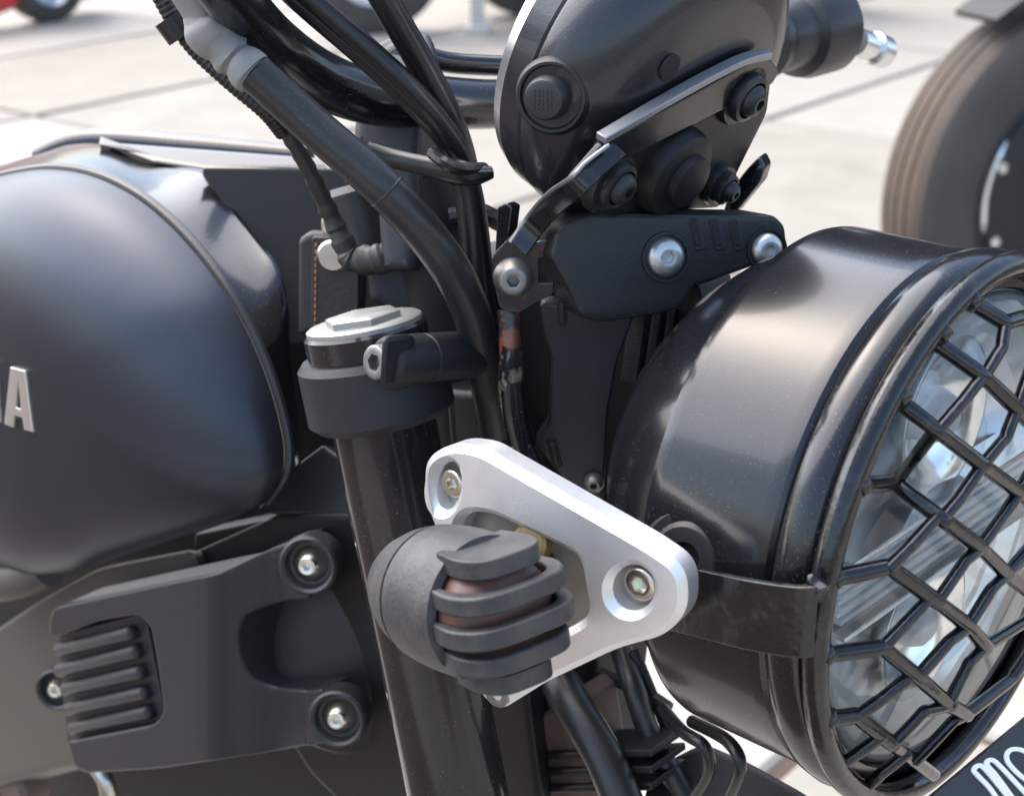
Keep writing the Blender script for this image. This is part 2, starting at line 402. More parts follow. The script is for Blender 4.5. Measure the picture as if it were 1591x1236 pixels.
# gasket along the seam and the glossy inner panel beyond it
vis = [PL(x, y, l) for x, y, l in seam[2:17]]
mk('seam_gasket', tube([p-R*.004 for p in vis], .0030, 10, 6), 'rubber', tank)
inner = [(-120, 290, .0), (-40, 268, .0), (75, 232, .0), (110, 222, .0), (165, 222, .0), (235, 252, .01), (330, 262, .01), (366, 320, .02), (405, 372, .03), (432, 408, .035),
         (450, 470, .04), (455, 560, .045), (462, 620, .05), (468, 680, .06), (470, 716, .07)]
mid = [(-120, 298, .03), (-40, 274, .032), (55, 248, .034), (105, 236, .036), (160, 246, .04), (228, 285, .045), (296, 328, .05), (345, 390, .052), (384, 445, .055), (408, 498, .058),
       (428, 560, .06), (440, 620, .062), (450, 670, .066), (456, 705, .072), (453, 732, .08)]
rows = [[PL(x, y, l-.003) for x, y, l in seam[2:17]], [PL(x, y, l) for x, y, l in mid], [PL(x, y, l) for x, y, l in inner]]
vs, fs = [], []
rr = [cr([tuple(p) for p in r_], 4) for r_ in rows]; m_ = len(rr[0])
for r_ in rr: vs += [V3(p) for p in r_]
for a in range(2):
    for i in range(m_-1): fs.append([a*m_+i, a*m_+i+1, (a+1)*m_+i+1, (a+1)*m_+i])
mk('trim_panel', (vs, fs), 'gloss_black', tank, ang=180, solid=.002, sub=1)
# flat black deck in front of the filler, and the tank's far shoulder
mk('tank_deck', plate(fil([(150, 217), (500, 243), (520, 262), (330, 264), (240, 250)], 6), plane_hit(PL(330, 262, 0), (U*.9+R*.25+F*.12).normalized()), (U*.9+R*.25+F*.12).normalized(), .012, .002), 'gloss_black', tank)
mk('recess_fill', plate(fil([(312, 260, 10), (545, 262), (560, 320), (560, 520), (430, 540), (395, 400)], 6), plane_hit(PL(420, 330, .006), (F*.75+R*.5+U*.5).normalized()), (F*.75+R*.5+U*.5).normalized(), .01, .001), 'dark_inner', tank)  # flat fill plate, coloured near-black to give the recess its shade
mk('far_shoulder', tube([PL(60, 246, -.01), PL(140, 222, -.03), PL(300, 232, -.06), PL(480, 246, -.09)], [.008, .010, .010, .008], 12), 'gloss_black', tank)
mk('tank_skirt', plate(fil([(395, 795), (440, 735), (500, 690), (600, 760), (600, 800), (440, 800)], 5), plane_hit(PL(480, 760, .055), (R*.9+U*.4).normalized()), (R*.9+U*.4).normalized(), .01, .002), 'plastic_soft', tank)

# ---- side cover with ribs and three bolts
def lcov(x): t = min(1, max(0, (x-315)/125)); t = t*t*(3-2*t); return .118*(1-t)+.092*t
cov_hit = lambda x, y: PL(x, y, lcov(x))
out = fil([(74, 968, 4), (80, 944, 12), (300, 897, 30), (345, 889, 20), (420, 852, 10), (442, 846, 4), (447, 880, 8), (468, 928, 6), (408, 943, 12), (378, 956, 12), (368, 985, 14),
           (372, 1020, 14), (390, 1052, 14), (420, 1066, 12), (476, 1072, 6), (486, 1100, 6), (478, 1158, 6), (400, 1172, 10), (250, 1194, 20), (130, 1202, 20), (112, 1190, 10), (104, 1152, 3),
           (120, 1149, 3), (238, 1126, 14), (253, 1108, 12), (246, 1050, 10), (232, 972, 14), (214, 955, 10), (150, 966, 10), (95, 988, 3), (76, 991, 3)], 6)
cover = mk('side_cover', plate(out, cov_hit, R, .036, .0019, cx=(300, 320, 332, 345, 358, 370, 382, 394, 406, 418, 430, 442), k=.00037), 'plastic_soft', bike, ang=50)
mk('rib_bed', plate(fil([(88, 985), (225, 950), (258, 1120), (245, 1132), (104, 1158)], 6), lambda x, y: PL(x, y, .110), R, .02, .001, k=.00037), 'plastic_soft', cover)
for (xa, ya, xb, yb) in ((92, 1010, 207, 982), (93, 1041, 214, 1011), (103, 1070, 221, 1043), (108, 1101, 227, 1075), (114, 1131, 233, 1105)):
    a, b = PL(xa, ya, .113), PL(xb, yb, .113)
    mk('rib', tube([a-(b-a)*.02, a, b, b+(b-a)*.015], [.0032, .0046, .0046, .0026], 12, 3, smooth=False), 'plastic_soft', cover, ang=50)
bn = (R*.80+F*.5+U*.22).normalized()
for (x, y, l, rr_) in ((480, 877, .098, .0165), (525, 1115, .100, .0165), (88, 1070, .085, .0150)):
    c = PL(x, y, l)
    mk('grommet', lathe(c, bn, [(-.016, rr_*.92), (-.002, rr_), (.002, rr_*.97), (.003, rr_*.88), (.002, rr_*.78), (-.003, rr_*.7), (-.004, 0)]), 'rubber', cover)
    mk('bolt', hexbolt(c-bn*.003, bn, .0098, .0072, 'cone'), 'zinc', cover)
mk('cover_ear', plate(fil([(424, 866), (450, 848), (472, 900), (480, 930), (440, 934)], 5), lambda x, y: PL(x, y, .094), R, .02, .001), 'plastic_soft', cover)
mk('cover_ear', plate(fil([(470, 1075), (500, 1070), (520, 1150), (476, 1160)], 5), lambda x, y: PL(x, y, .094), R, .02, .001), 'plastic_soft', cover)
mk('inner_panel', plate(fil([(70, 960), (250, 880), (430, 800), (640, 800), (660, 1260), (540, 1260), (480, 1200), (360, 1010)], 10), lambda x, y: PL(x, y, .062), R, .02, .002), 'dark_plastic', cover)
mk('inner_panel', lathe(PL(560, 1000, .030), (R*.9+F*.35+U*.1).normalized(), [(0, .06), (.03, .058), (.040, .05), (.045, .03), (.046, 0)], 56), 'plastic', cover)

# ---- frame, engine and the dark backing behind them
fr = mk('frame', plate(fil([(-60, 1010), (60, 930), (150, 880), (300, 850), (330, 1000), (300, 1150), (80, 1195), (-60, 1235)], 20), lambda x, y: PL(x, y, .07), (R*.9+U*.43).normalized(), .03, .004, k=.00037), 'frame_olive', bike)
mk('spar', tube([PL(-60, 905, .10), PL(20, 900, .10), PL(75, 880, .09)], .014, 16), 'frame_olive', fr)
mk('main_beam', plate(fil([(300, 830), (640, 760), (640, 790), (300, 860)], 4), lambda x, y: PL(x, y, .045), R, .02, .002), 'dark_plastic', fr)
eng = mk('engine', plate(fil([(-60, 880), (400, 700), (440, 500), (560, 420), (700, 400), (850, 400), (905, 760), (925, 1040), (900, 1280), (-60, 1280)], 20), lambda x, y: PL(x, y, -.0), R, .05, .004), 'dark_inner', bike)  # engine stand-in: flat near-black sheet added so the gaps look dark
mk('cylinder_head', plate(fil([(835, 1115), (885, 1075), (905, 1090), (930, 1250), (850, 1250)], 8), lambda x, y: PL(x, y, .03), R, .03, .003), 'engine_brown', eng)
for i, y in enumerate((1170, 1196, 1222)):
    mk('fin', plate(fil([(845, y), (1010, y-6), (1012, y+6), (848, y+10)], 3), lambda x, yy: PL(x, yy, .034), R, .03, .001), 'dark_plastic', eng)
mk('bracket', tube([PL(930, 1045, .0), PL(1000, 1075, .0), PL(1040, 1100, .0)], .0035, 8), 'dark_plastic', eng)
mk('bracket', tube([PL(985, 1010, .0), PL(1035, 1130, .0)], .003, 8), 'dark_plastic', eng)
mk('exhaust_stub', lathe(PL(20, 1222, .06), R, [(-.02, .02), (0, .021), (.004, .016), (.004, 0)]), 'engine_brown', eng)
mk('injector_pipe', tube([PL(150, 1190, .06), PL(165, 1215, .06), PL(172, 1260, .06)], .006, 12), 'steel', eng)

# ---- fork leg
fb, ft = PL(712, 1236, .10), PL(593, 640, .10); fa = (ft-fb).normalized()
fork = mk('fork_leg', lathe(fb, fa, [(-.06, .0255), (0, .0255), (.205, .0255), (.205, 0)], 72), 'fork_black', bike)
def fpt(y):                                         # a point of the fork's axis by picture height
    x0, y0 = proj(fb); x1, y1 = proj(ft); return PL(x0+(x1-x0)*(y-y0)/(y1-y0), y, .10)
cc = fpt(598)
clamp = mk('top_clamp', lathe(cc, fa, [(-.017, .024), (-.017, .032), (-.0135, .0358), (.013, .0358), (.0165, .033), (.0165, .02)], 72), 'clamp_black', fork, ang=30)
ct = cc+fa*.0165
mk('fork_collar', lathe(ct, fa, [(-.002, .0298), (.011, .0298), (.0125, .0285), (.0125, .02)], 72), 'fork_black', fork)
mk('fork_cap', lathe(ct+fa*.0125, fa, [(0, .0280), (.002, .0280), (.0028, .0268), (.0028, .0195), (.0028, .0190, 'hex'), (.0056, .0190, 'hex'), (.0062, .0178, 'hex'), (.0062, 0)], 72), 'cap_alloy', fork)
b0, b1 = P(592, 562, .757), P(744, 549, .800); ba = (b1-b0).normalized(); bl = (b1-b0).length
mk('pinch_boss', lathe(b0, ba, [(.002, .0), (.002, .009), (.003, .0108), (.005, .0116), (.0245, .0118), (.0250, .0108), (.0265, .0108), (.0270, .0116), (bl-.002, .0112), (bl, .0095), (bl, 0)], 48), 'clamp_black', fork, ang=50)
mk('clamp_lug', box(b0+ba*.0105+CY*.0055-U*.001, ba*.0095, (U*.97+F*.1).normalized()*.0138, CY*.0182), 'clamp_black', fork, bevel=.0035, bseg=3)
mk('pinch_bolt', hexbolt(b0+ba*.002, -ba, .0080, .0065, 'cap'), 'bolt_dark', fork)
mk('fork_shroud', plate(fil([(690, 605), (745, 610), (800, 900), (845, 1260), (770, 1260), (720, 1000)], 8), lambda x, y: PL(x, y, .045), (R*.9+F*.4).normalized(), .03, .004), 'dark_plastic', fork)

# ---- indicator bracket
lp = PL(690, 755, .160); n1 = (R*cos(radians(4))-F*sin(radians(-4))*-1).normalized(); n1 = (R*.997-F*.06).normalized()
hinge = plane_hit(lp, n1)(752, 800); n2 = (R*cos(radians(8))+F*sin(radians(8))).normalized()
hA, hB = plane_hit(lp, n1), plane_hit(hinge, n2)
def br_hit(x, y):
    a, b = hA(x, y), hB(x, y); return a if (a-CAM).length > (b-CAM).length else b
def br_n(x, y):
    t = min(1, max(0, (x-725)/55)); return (n1*(1-t)+n2*t).normalized()
outline = fil([(652, 756, 26), (655, 714, 26), (696, 690, 26), (745, 697, 20), (1012, 850, 40), (1062, 886, 40), (1064, 952, 42), (1030, 990, 36), (955, 1010, 22), (845, 1062, 8), (800, 1090, 12), (775, 1106, 18), (742, 1086, 20), (730, 1050, 20), (712, 960, 20), (690, 860, 20), (664, 812, 22)], 10, 8)
pocket = fil([(706, 832, 12), (720, 796, 18), (760, 800, 24), (897, 866, 22), (914, 960, 22), (860, 990, 26), (776, 1025, 14), (748, 960, 14)], 12)
h1 = circ_px(690, 757, 19, 38, .12); h2 = circ_px(979, 917, 33, 36)
br = mk('indicator_bracket', plate(outline, br_hit, br_n, .0145, .0030, holes=[pocket, h1, h2], cx=(735, 752, 770), k=.00027, bres=0), 'aluminium', bike, ang=22)
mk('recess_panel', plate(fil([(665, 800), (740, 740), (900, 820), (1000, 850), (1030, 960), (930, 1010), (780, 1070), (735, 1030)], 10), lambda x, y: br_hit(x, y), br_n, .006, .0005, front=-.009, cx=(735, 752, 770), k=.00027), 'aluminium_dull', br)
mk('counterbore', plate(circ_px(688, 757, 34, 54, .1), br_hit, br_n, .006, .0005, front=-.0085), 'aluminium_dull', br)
mk('bolt', hexbolt(br_hit(690, 756)-n1*.0085, n1, .0062, .0045, 'cap'), 'zinc', br)
mk('bolt', hexbolt(br_hit(985, 915)-n2*.009, n2, .0070, .0050, 'cap'), 'zinc', br)
mk('bolt', hexbolt(br_hit(772, 1078)-n2*.004, n2, .0060, .0050, 'cap'), 'bolt_dark', br)

# ---- turn signal
sa = (F*.96+U*.22+R*.17).normalized()
sc0 = P(694, 924, .668)
prof = [(-.0475, .0), (-.0472, .0028), (-.0450, .0066), (-.041, .0112), (-.034, .0160), (-.026, .0208), (-.016, .0250), (-.0065, .0276)]
prof2 = [(-.0048, .0262), (-.0046, .0279), (.002, .0286), (.010, .0291), (.022, .0290), (.028, .0285), (.029, .025), (.025, .021)]
sig = mk('turn_signal', lathe(sc0, sa, prof+[(-.0056, .026), (-.0054, .02)], 72), 'signal_rubber', bike, ang=50)
mk('signal_collar', lathe(sc0, sa, prof2, 72), 'signal_rubber', sig, ang=40)
mk('signal_lens', lathe(sc0, sa, [(.004, .0232), (.034, .0230), (.042, .021), (.047, .014), (.0485, 0)], 48), 'signal_lens', sig, ang=180)
sx = V3((0, 0, 1)).cross(sa).normalized(); sz = sa.cross(sx)
for k, zc in enumerate((-.0236, -.0135, -.0015, .0110, .0225)):
    hz = .0038; zz = abs(zc); ro = .0290; yo = sqrt(ro*ro-zz*zz); yi = sqrt(max((ro-.0056)**2-zz*zz, 4e-6)); send = .0580-zz*zz*14; s0 = .0215
    if k == 4: yi = .001
    o_, i_ = [], []
    for j in range(25):
        a_ = pi*j/24; c_, q_ = cos(a_), sin(a_)
        sg = 1 if c_ >= 0 else -1
        ke = (.86, .95, .985)[min(j, 24-j)] if min(j, 24-j) < 3 else 1.
        o_.append((s0+(send-s0)*q_**.55, sg*yo*ke*abs(c_)**.55)); i_.append((s0+((send-.0056-s0) if k < 4 else .002)*q_**.55, sg*yi*abs(c_)**.55))
    nL = len(o_); vs = []; fs = []
    for dz in (-hz, hz):
        for lst in (o_, i_):
            for s, y in lst: vs.append(sc0+sa*s+sx*y+sz*(zc+dz))
    q4 = [0, nL, 3*nL, 2*nL]                        # outer low, inner low, inner high, outer high
    for i in range(nL-1):
        for m4 in range(4):
            u_, v_ = q4[m4], q4[(m4+1) % 4]; fs.append([u_+i, u_+i+1, v_+i+1, v_+i])
    fs += [[q4[0], q4[1], q4[2], q4[3]], [q4[3]+nL-1, q4[2]+nL-1, q4[1]+nL-1, q4[0]+nL-1]]
    mk('slat', (vs, fs), 'signal_rubber', sig, ang=40, bevel=.0010)
mk('stem', tube([sc0+sa*.004, br_hit(828, 890)-n2*.012], .0075, 24, smooth=False), 'signal_rubber', sig)
mk('stem_washer', lathe(br_hit(815, 850)-n2*.004, (n2*.8+U*.3).normalized(), [(-.012, .0065), (-.002, .0085), (.001, .0083), (.002, .007), (.002, 0)], 40), 'brass', sig)

# ---- headlight
HC = B(.254, 0, .945)
def hp(s, t, r): return HC+F*s+R*(r*cos(t))+U*(r*sin(t))
shell = mk('headlight', lathe(HC, F, [(-.0865, .1130), (-.0865, .1165), (-.0855, .1180), (-.0835, .1186), (-.080, .1187), (-.05, .1190), (-.032, .1192), (-.0285, .1192), (-.0255, .1188), (-.0235, .1172), (-.0225, .115)], 160, up=U), 'shell_black', bike, ang=25)
mk('rear_bowl', lathe(HC, F, [(-.165, 0), (-.163, .025), (-.155, .048), (-.142, .070), (-.125, .089), (-.108, .102), (-.092, .1115), (-.0855, .1140)], 140, up=U), 'shell_black', shell, ang=40)
mk('rim', lathe(HC, F, [(-.0235, .1150), (-.0215, .1195), (-.0195, .1215), (-.0150, .1224), (-.008, .1215), (-.004, .117), (-.003, .108), (-.012, .106)], 160, up=U), 'gloss_black', shell, ang=60)
mk('bowl_floor', lathe(HC, F, [(-.012, .1065), (-.02, .106), (-.075, .098), (-.078, 0)], 96, up=U), 'dark_inner', shell)
# inside: one fluted chrome bowl, a ribbed bar across it, two lamp units
def flutes(t, s_): return 1+.012*abs(sin(t*14))*(1 if -.032 < s_ < -.012 else 0)
mk('reflector', lathe(HC, F, [(-.007, .1045), (-.010, .1035), (-.0145, .098), (-.0148, .094), (-.0200, .086), (-.0204, .081), (-.0255, .068), (-.0259, .062), (-.0300, .046), (-.033, .026), (-.034, 0)], 168, up=U, wob=flutes), 'reflector', shell, ang=12)
cb = []
for k in range(8): cb.append(box(HC+F*(-.0105-.0016*(k % 2))+U*(-.0098+.0028*k), F*.004, R*.088, U*.0012))
mk('light_bar', merge(box(HC-F*.020, F*.008, R*.089, U*.0125), *cb), 'frosted', shell, bevel=.0004)
for zz in (.050, -.050):
    mk('lamp_cup', lathe(HC-F*.034+U*zz, F, [(0, .012), (.008, .024), (.018, .035), (.020, .0365), (.0203, .035), (.014, .027), (.007, .016), (.006, 0)], 48, up=U), 'chrome', shell, ang=60)
    mk('lamp_unit', lathe(HC-F*.033+U*zz, F, [(0, .013), (.014, .0125), (.020, .010), (.023, .005), (.024, 0)], 32), 'frosted', shell, ang=180)
for zz in (.0165, -.0165):
    mk('lamp_shade', box(HC-F*.014+U*zz, F*.010, R*.088, U*.0014), 'chrome', shell, bevel=.0006)
mk('inner_ring', lathe(HC, F, [(-.02, .099), (-.006, .103), (-.0045, .1045), (-.006, .1065), (-.02, .1066)], 120, up=U), 'frosted', shell)
mk('lens', lathe(HC, F, [(-.012, .1065), (-.004, .1062), (.001, .103), (.005, .09), (.009, .07), (.0125, .04), (.0138, .015), (.014, 0)], 120, up=U), 'lens_glass', shell, ang=180)
# side mount: stepped rubber mount and lip
mt = PL(1068, 866, .118)
md = (R*.85+F*.15+U*.25).normalized()
for k, (rr_, s) in enumerate(((.030, -.012), (.026, -.006), (.021, 0), (.015, .004))):
    mk('mount_ring', lathe(mt+md*s, md, [(-.02, rr_+.001), (-.002, rr_), (0, rr_-.002), (0, rr_-.008), (-.004, max(.001, rr_-.010)), (-.004, 0)], 56), 'dark_plastic', shell)
# ---- guard
guard = mk('headlight_guard', torus(HC+F*.001, F, .1190, .0056, 160, 16, up=U), 'guard_black', bike)
def gs(r): return .026*(1-min(1, r/.1165)**4)+.002
def gp(x, y):
    s = .015
    for _ in range(12):
        rr_ = ray(x, y); p = CAM+rr_*((HC+F*s-CAM).dot(F)/rr_.dot(F)); q = p-HC; q -= F*q.dot(F); s = gs(q.length)
    return p
def ringp(x, y):                                    # nearest place on the guard ring to this sight line
    best = min((k for k in range(720)), key=lambda k: (lambda e: (e[0]-x)**2+(e[1]-y)**2)(proj(hp(.004, 2*pi*k/720, .1165))))
    return hp(.004, 2*pi*best/720, .1165)
bars = [  # 'r' first: starts on the ring
 'r1488,442 1507,469 1562,501 1620,486 1665,470', '1562,501 1556,540 1530,583',
 'r1454,509 1455,533 1526,583 1579,634 1625,680 1665,715', '1522,590 1495,625 1461,664',
 'r1393,613 1400,626 1457,669 1526,722 1583,764 1640,812', '1579,634 1562,680 1530,718', '1450,672 1420,712 1391,749',
 'r1338,752 1390,750 1464,806 1523,850 1564,891 1620,935', '1526,722 1490,775 1464,806', '1583,764 1562,795 1526,846', '1451,808 1415,848 1383,880',
 'r1294,897 1381,880 1457,935 1505,972 1531,1003', '1523,850 1500,870 1460,928', '1564,891 1540,915 1507,968', '1564,891 1591,868 1640,845', '1440,933 1405,970 1372,1005',
 'r1275,1017 1371,1005 1424,1049 1475,1094 1501,1109', '1505,972 1475,995 1430,1046', '1531,1003 1505,1030 1475,1088', '1531,1003 1591,966 1635,930', '1408,1055 1370,1085 1332,1111',
 'r1281,1118 1331,1111 1387,1155 1446,1199', '1475,1094 1435,1105 1390,1152', '1501,1109 1480,1120 1424,1180', '1501,1109 1571,1055 1595,1020', '1370,1142 1335,1168 1303,1190', '1408,1170 1370,1200 1342,1226',
 '1620,486 1605,560 1580,634', '1625,680 1605,725 1583,764', '1640,812 1600,850 1564,891']
for s in bars:
    isr = s[0] == 'r'; pp = [tuple(map(float, e.split(','))) for e in s.lstrip('r').split()]
    pts = [gp(*e) for e in pp]
    if isr: pts[0] = ringp(*pp[0])
    # keep corners but soften them a little
    q = [pts[0]]
    for a, b, c in zip(pts, pts[1:], pts[2:]):
        q += [b+(a-b)*min(.25, .006/max((a-b).length, 1e-6)), b, b+(c-b)*min(.25, .006/max((c-b).length, 1e-6))]
    q.append(pts[-1])
    kb = .0033 if len(pp) > 3 else .0026
    rads = [kb*random.uniform(.95, 1.06) for _ in q]
    ta = (q[0]-q[1]).normalized(); tb = (q[-1]-q[-2]).normalized()
    q = [q[0]+ta*kb*.9, q[0]+ta*kb*.55]+q+[q[-1]+tb*kb*.55, q[-1]+tb*kb*.9]; rads = [kb*.3, kb*.82]+rads+[kb*.82, kb*.3]
    mk('bar', tube(q, rads, 12, 4, up=F), 'guard_black', guard)
for s in bars:                                      # weld beads where bars meet the ring
    if s[0] == 'r':
        x, y = map(float, s[1:].split()[0].split(',')); p = ringp(x, y)
        mk('weld', lathe(p, (F+U*.2).normalized(), [(-.006, 0), (-.004, .0035), (0, .0045), (.003, .0032), (.005, 0)], 12, wob=lambda t, s_: 1+.2*sin(3*t+s_*900)), 'guard_black', guard)
# strap that carries the guard
sp = [PL(1045, 926, .118), PL(1090, 934, .125), PL(1150, 948, .130), PL(1205, 958, .131), PL(1240, 962, .131), PL(1268, 960, .128)]
strap = mk('guard_strap', ribbon(sp, U, .0150, .003), 'guard_black', bike, ang=50, bevel=.0008)
mk('weld', lathe(PL(1268, 912, .128), R, [(-.004, 0), (-.002, .0045), (.001, .005), (.003, .003), (.0035, 0)], 14, wob=lambda t, s_: 1+.22*sin(4*t)), 'guard_black', strap)

# ---- instrument pod
ga = (F*cos(radians(20))-U*sin(radians(20))).normalized()      # from the dial towards the front
gc = PL(943, 59, 0)
pod = mk('instrument_pod', lathe(gc, ga, [(.0205, .0765), (.022, .0775), (.033, .0770), (.044, .0735), (.053, .067), (.059, .056), (.061, .045), (.061, 0)], 128, up=U), 'pod_plastic', bike, ang=40)
mk('pod_rim', lathe(gc, ga, [(.0015, .062), (-.001, .067), (-.001, .070), (.0005, .0735), (.006, .0752)], 128, up=U), 'silver', pod)
mk('pod_band', lathe(gc, ga, [(.0058, .0740), (.0065, .0758), (.0185, .0765), (.020, .0755), (.020, .07)], 128, up=U), 'pod_plastic', pod)
mk('dial_glass', lathe(gc, ga, [(.003, .068), (.002, .04), (.0015, 0)], 96, up=U), 'glass_dark', pod)
pg = lathe(gc, ga, [(.0, .07), (.006, .0758), (.0205, .0765), (.033, .0770), (.044, .0735), (.053, .067), (.059, .056), (.061, .045), (.061, 0)], 128, up=U)
pb = BVHTree.FromPolygons([tuple(v) for v in pg[0]], pg[1])
def pod_hit(x, y):
    h = pb.ray_cast(CAM, ray(x, y).normalized()); return (h[0], h[1]) if h[0] else (P(x, y, .75), -CY)
c, n = pod_hit(858, 150)
if n.dot(CY) > 0: n = -n
n = (n*.8-CY*.25+U*.0).normalized()
mk('knob_ring', lathe(c, n, [(-.01, .0175), (-.001, .0168), (.0022, .0150), (.0022, .0138), (.0008, .0130), (.0008, 0)], 64), 'plastic', pod)
mk('knob', lathe(c-CX*.0012, n, [(0, .0098), (.006, .0092), (.0085, .0082), (.0092, .0068), (.0092, 0)], 48), 'plastic_soft', pod)
nx, ny, _ = basis(n)
dots = []
for i in range(-2, 3):
    for j in range(-2, 3):
        dots.append(lathe(c-CX*.0012+n*.0092+nx*(i*.0019)+ny*(j*.0019), n, [(-.0002, .0007), (.0004, .0005), (.0005, 0)], 8))
mk('knob_grip', merge(*dots), 'plastic_soft', pod)['kind'] = 'stuff'
c2, n2_ = pod_hit(1040, 105)
if n2_.dot(CY) > 0: n2_ = -n2_
mk('vent_shade', lathe(c2+n2_*.0006, n2_, [(-.001, .0064), (.0003, .0060), (.0002, 0)], 32), 'dark_inner', pod)  # near-black disc on the surface; the dimple's shade is only its colour
bkp = gc+ga*.068
bkh = plane_hit(bkp, ga)
mk('pod_arm', plate(fil([(1168, 97, 8), (1195, 90, 8), (1212, 112, 8), (1200, 132, 8), (945, 262, 8), (897, 288, 4), (888, 280, 4), (935, 226, 6)], 6), bkh, ga, .003, .0006), 'gloss_black', pod)
mk('back_cover', plate(fil([(1168, 96, 10), (1195, 90, 10), (1214, 120, 14), (1206, 185, 12), (1132, 332, 10), (935, 345, 8), (930, 290, 6), (965, 225, 6)], 8), bkh, ga, .010, .003, front=-.004), 'dark_plastic', pod)
for x, y, k in ((1158, 150, 1.), (955, 285, .92), (1122, 290, .7)):
    c = bkh(x, y)-ga*.004
    mk('bush', lathe(c, ga, [(-.008, .015*k), (.002, .0155*k), (.004, .0145*k), (.004, .0115*k), (.006, .0118*k), (.008, .0110*k), (.0085, .009*k)], 48), 'rubber', pod)
    mk('bush_bolt', hexbolt(c+ga*.008, ga, .0080*k, .005, 'button'), 'bolt_black', pod)
mk('socket_housing', merge(lathe(bkh(1050, 268), ga, [(-.01, .022), (.0, .0215), (.004, .0198), (.006, .0165), (.0062, .0125), (.010, .012), (.0108, .010), (.0108, 0)], 40)), 'dark_plastic', pod)
mk('pod_fin', plate(fil([(1130, 300), (1160, 262), (1178, 244), (1187, 262), (1180, 285), (1140, 335), (1120, 335)], 6), plane_hit(PL(1150, 290, -.05), (R+F*.3).normalized()), (R+F*.3).normalized(), .015, .003), 'gloss_black', pod)

# ---- steel stay: strip from the bracket down to the bolted plate and the rod
stay_n = (R*.7+F*.6+U*.1).normalized()
dA = lambda x, y: plane_hit(PL(830, 330, .062), stay_n)(x, y)
edge_ = ribbon([bkh(1196, 92)-ga*.002, bkh(1150, 105)-ga*.002, bkh(1060, 152)-ga*.002, bkh(938, 224)-ga*.002], ga, .0028, .0035)
stay = mk('instrument_stay', plate(fil([(938, 222, 4), (925, 262, 8), (893, 284, 5), (840, 345, 6), (828, 378, 5), (852, 372, 3), (856, 396, 3), (838, 402, 2), (838, 440, 2), (862, 438, 3), (860, 458, 5), (838, 468, 5), (800, 490, 10), (775, 478, 8), (764, 420, 10), (766, 395, 6), (800, 360, 6), (880, 268, 6)], 5), dA, stay_n, .0035, .0008), 'steel_black', bike)
mk('stay_edge', edge_, 'edge_steel', stay, bevel=.0005)
sw = (CX*.72-CU*.69).normalized()
mk('stay_arm', ribbon([bkh(955, 230)+ga*.001, bkh(918, 262)+ga*.001, bkh(896, 284)+ga*.001, (bkh(868, 312)*.5+dA(868, 312)*.5)-CY*.003, dA(838, 345)-CY*.004, dA(806, 388)-CY*.003], sw, .0048, .003), 'gloss_black', stay, bevel=.0006)
mk('stay_edge', tube([bkh(940, 222)+ga*.002, bkh(903, 250)+ga*.002, bkh(882, 272)+ga*.002, (bkh(854, 300)*.5+dA(854, 300)*.5)-CY*.003, dA(824, 333)-CY*.005, dA(793, 378)-CY*.004], .0011, 8), 'edge_steel', stay)
mk('stay_flange', plate(fil([(768, 400), (772, 322), (786, 316), (796, 322), (790, 370)], 3), plane_hit(PL(780, 360, .064), (R*.95+F*.2).normalized()), R, .006, .0008), 'gloss_black', stay)
mk('bolt', lathe(dA(798, 431), stay_n, [(0, .0095), (.003, .0092), (.0085, .0062), (.009, .0054), (.009, .0034), (.0088, .0030, 'hex'), (.003, .0029, 'hex'), (.003, 0)], 48), 'bolt_dark', stay)
mk('rod', tube([dA(790, 480)+CY*.006, dA(792, 520)+CY*.004, dA(793, 560)+CY*.002], [.0055, .0052, .0050], 18), 'rust', stay)
mk('rod_weld', lathe(dA(794, 582), (U*.98+F*.05).normalized(), [(-.016, .0045), (-.008, .0058), (0, .0060), (.006, .0056), (.014, .0045)], 24, wob=lambda t, s_: 1+.04*sin(5*t+900*s_)+.03*sin(9*t)), 'worn_black', stay)
mk('rod_lower', tube([dA(795, 590), dA(800, 640), dA(812, 695)], [.0056, .0062, .0064], 20), 'gloss_black', stay)
mk('rod_clamp', plate(fil([(765, 698), (825, 688), (850, 735), (840, 755), (780, 730)], 5), lambda x, y: dA(x, y)-CY*.006, stay_n, .014, .002), 'gloss_black', stay)

# ---- front cowl box with two silver bolts
cn = (F*.80+R*.5+U*.18).normalized(); ch = plane_hit(PL(1035, 400, .022), cn)
cowl = mk('cowl_box', plate(fil([(868, 350, 14), (925, 329, 18), (1205, 334, 14), (1222, 352, 8), (1226, 396, 8), (1200, 404, 10), (1112, 436, 10), (1078, 446, 8), (1062, 478, 10), (1030, 488, 12), (935, 502, 14), (902, 492, 12), (884, 452, 10), (856, 400, 8)], 8), ch, cn, .034, .0026, bres=1), 'plastic', bike, ang=40)
for x, y, r_ in ((1034, 399, .0088), (1191, 387, .0076)):
    c = ch(x, y)
    mk('bolt_seat', lathe(c, cn, [(-.001, r_*1.35), (.0012, r_*1.3), (.0012, r_*1.16), (.0002, r_*1.1), (.0002, 0)], 48), 'plastic', cowl)
    mk('bolt', hexbolt(c+cn*.0004, cn, r_, .0040, 'button'), 'bolt_satin', cowl)
for x0 in (1080, 1111, 1141):
    q_ = fil([(x0-10, 341), (x0+7, 339), (x0+17, 387), (x0+1, 390)], 5)
    mk('slot_plate', plate(q_, ch, cn, .002, .0005, front=.0007), 'plastic_soft', cowl)
    xm, ym = x0+3, 362
    mk('slot_shade', plate([(xm-2+(x-xm)*.62, ym-3+(y-ym)*.86) for x, y in q_], ch, cn, .002, .0004, front=.0011), 'dark_inner', cowl)  # near-black plate laid on top, colour standing in for shade inside the slot
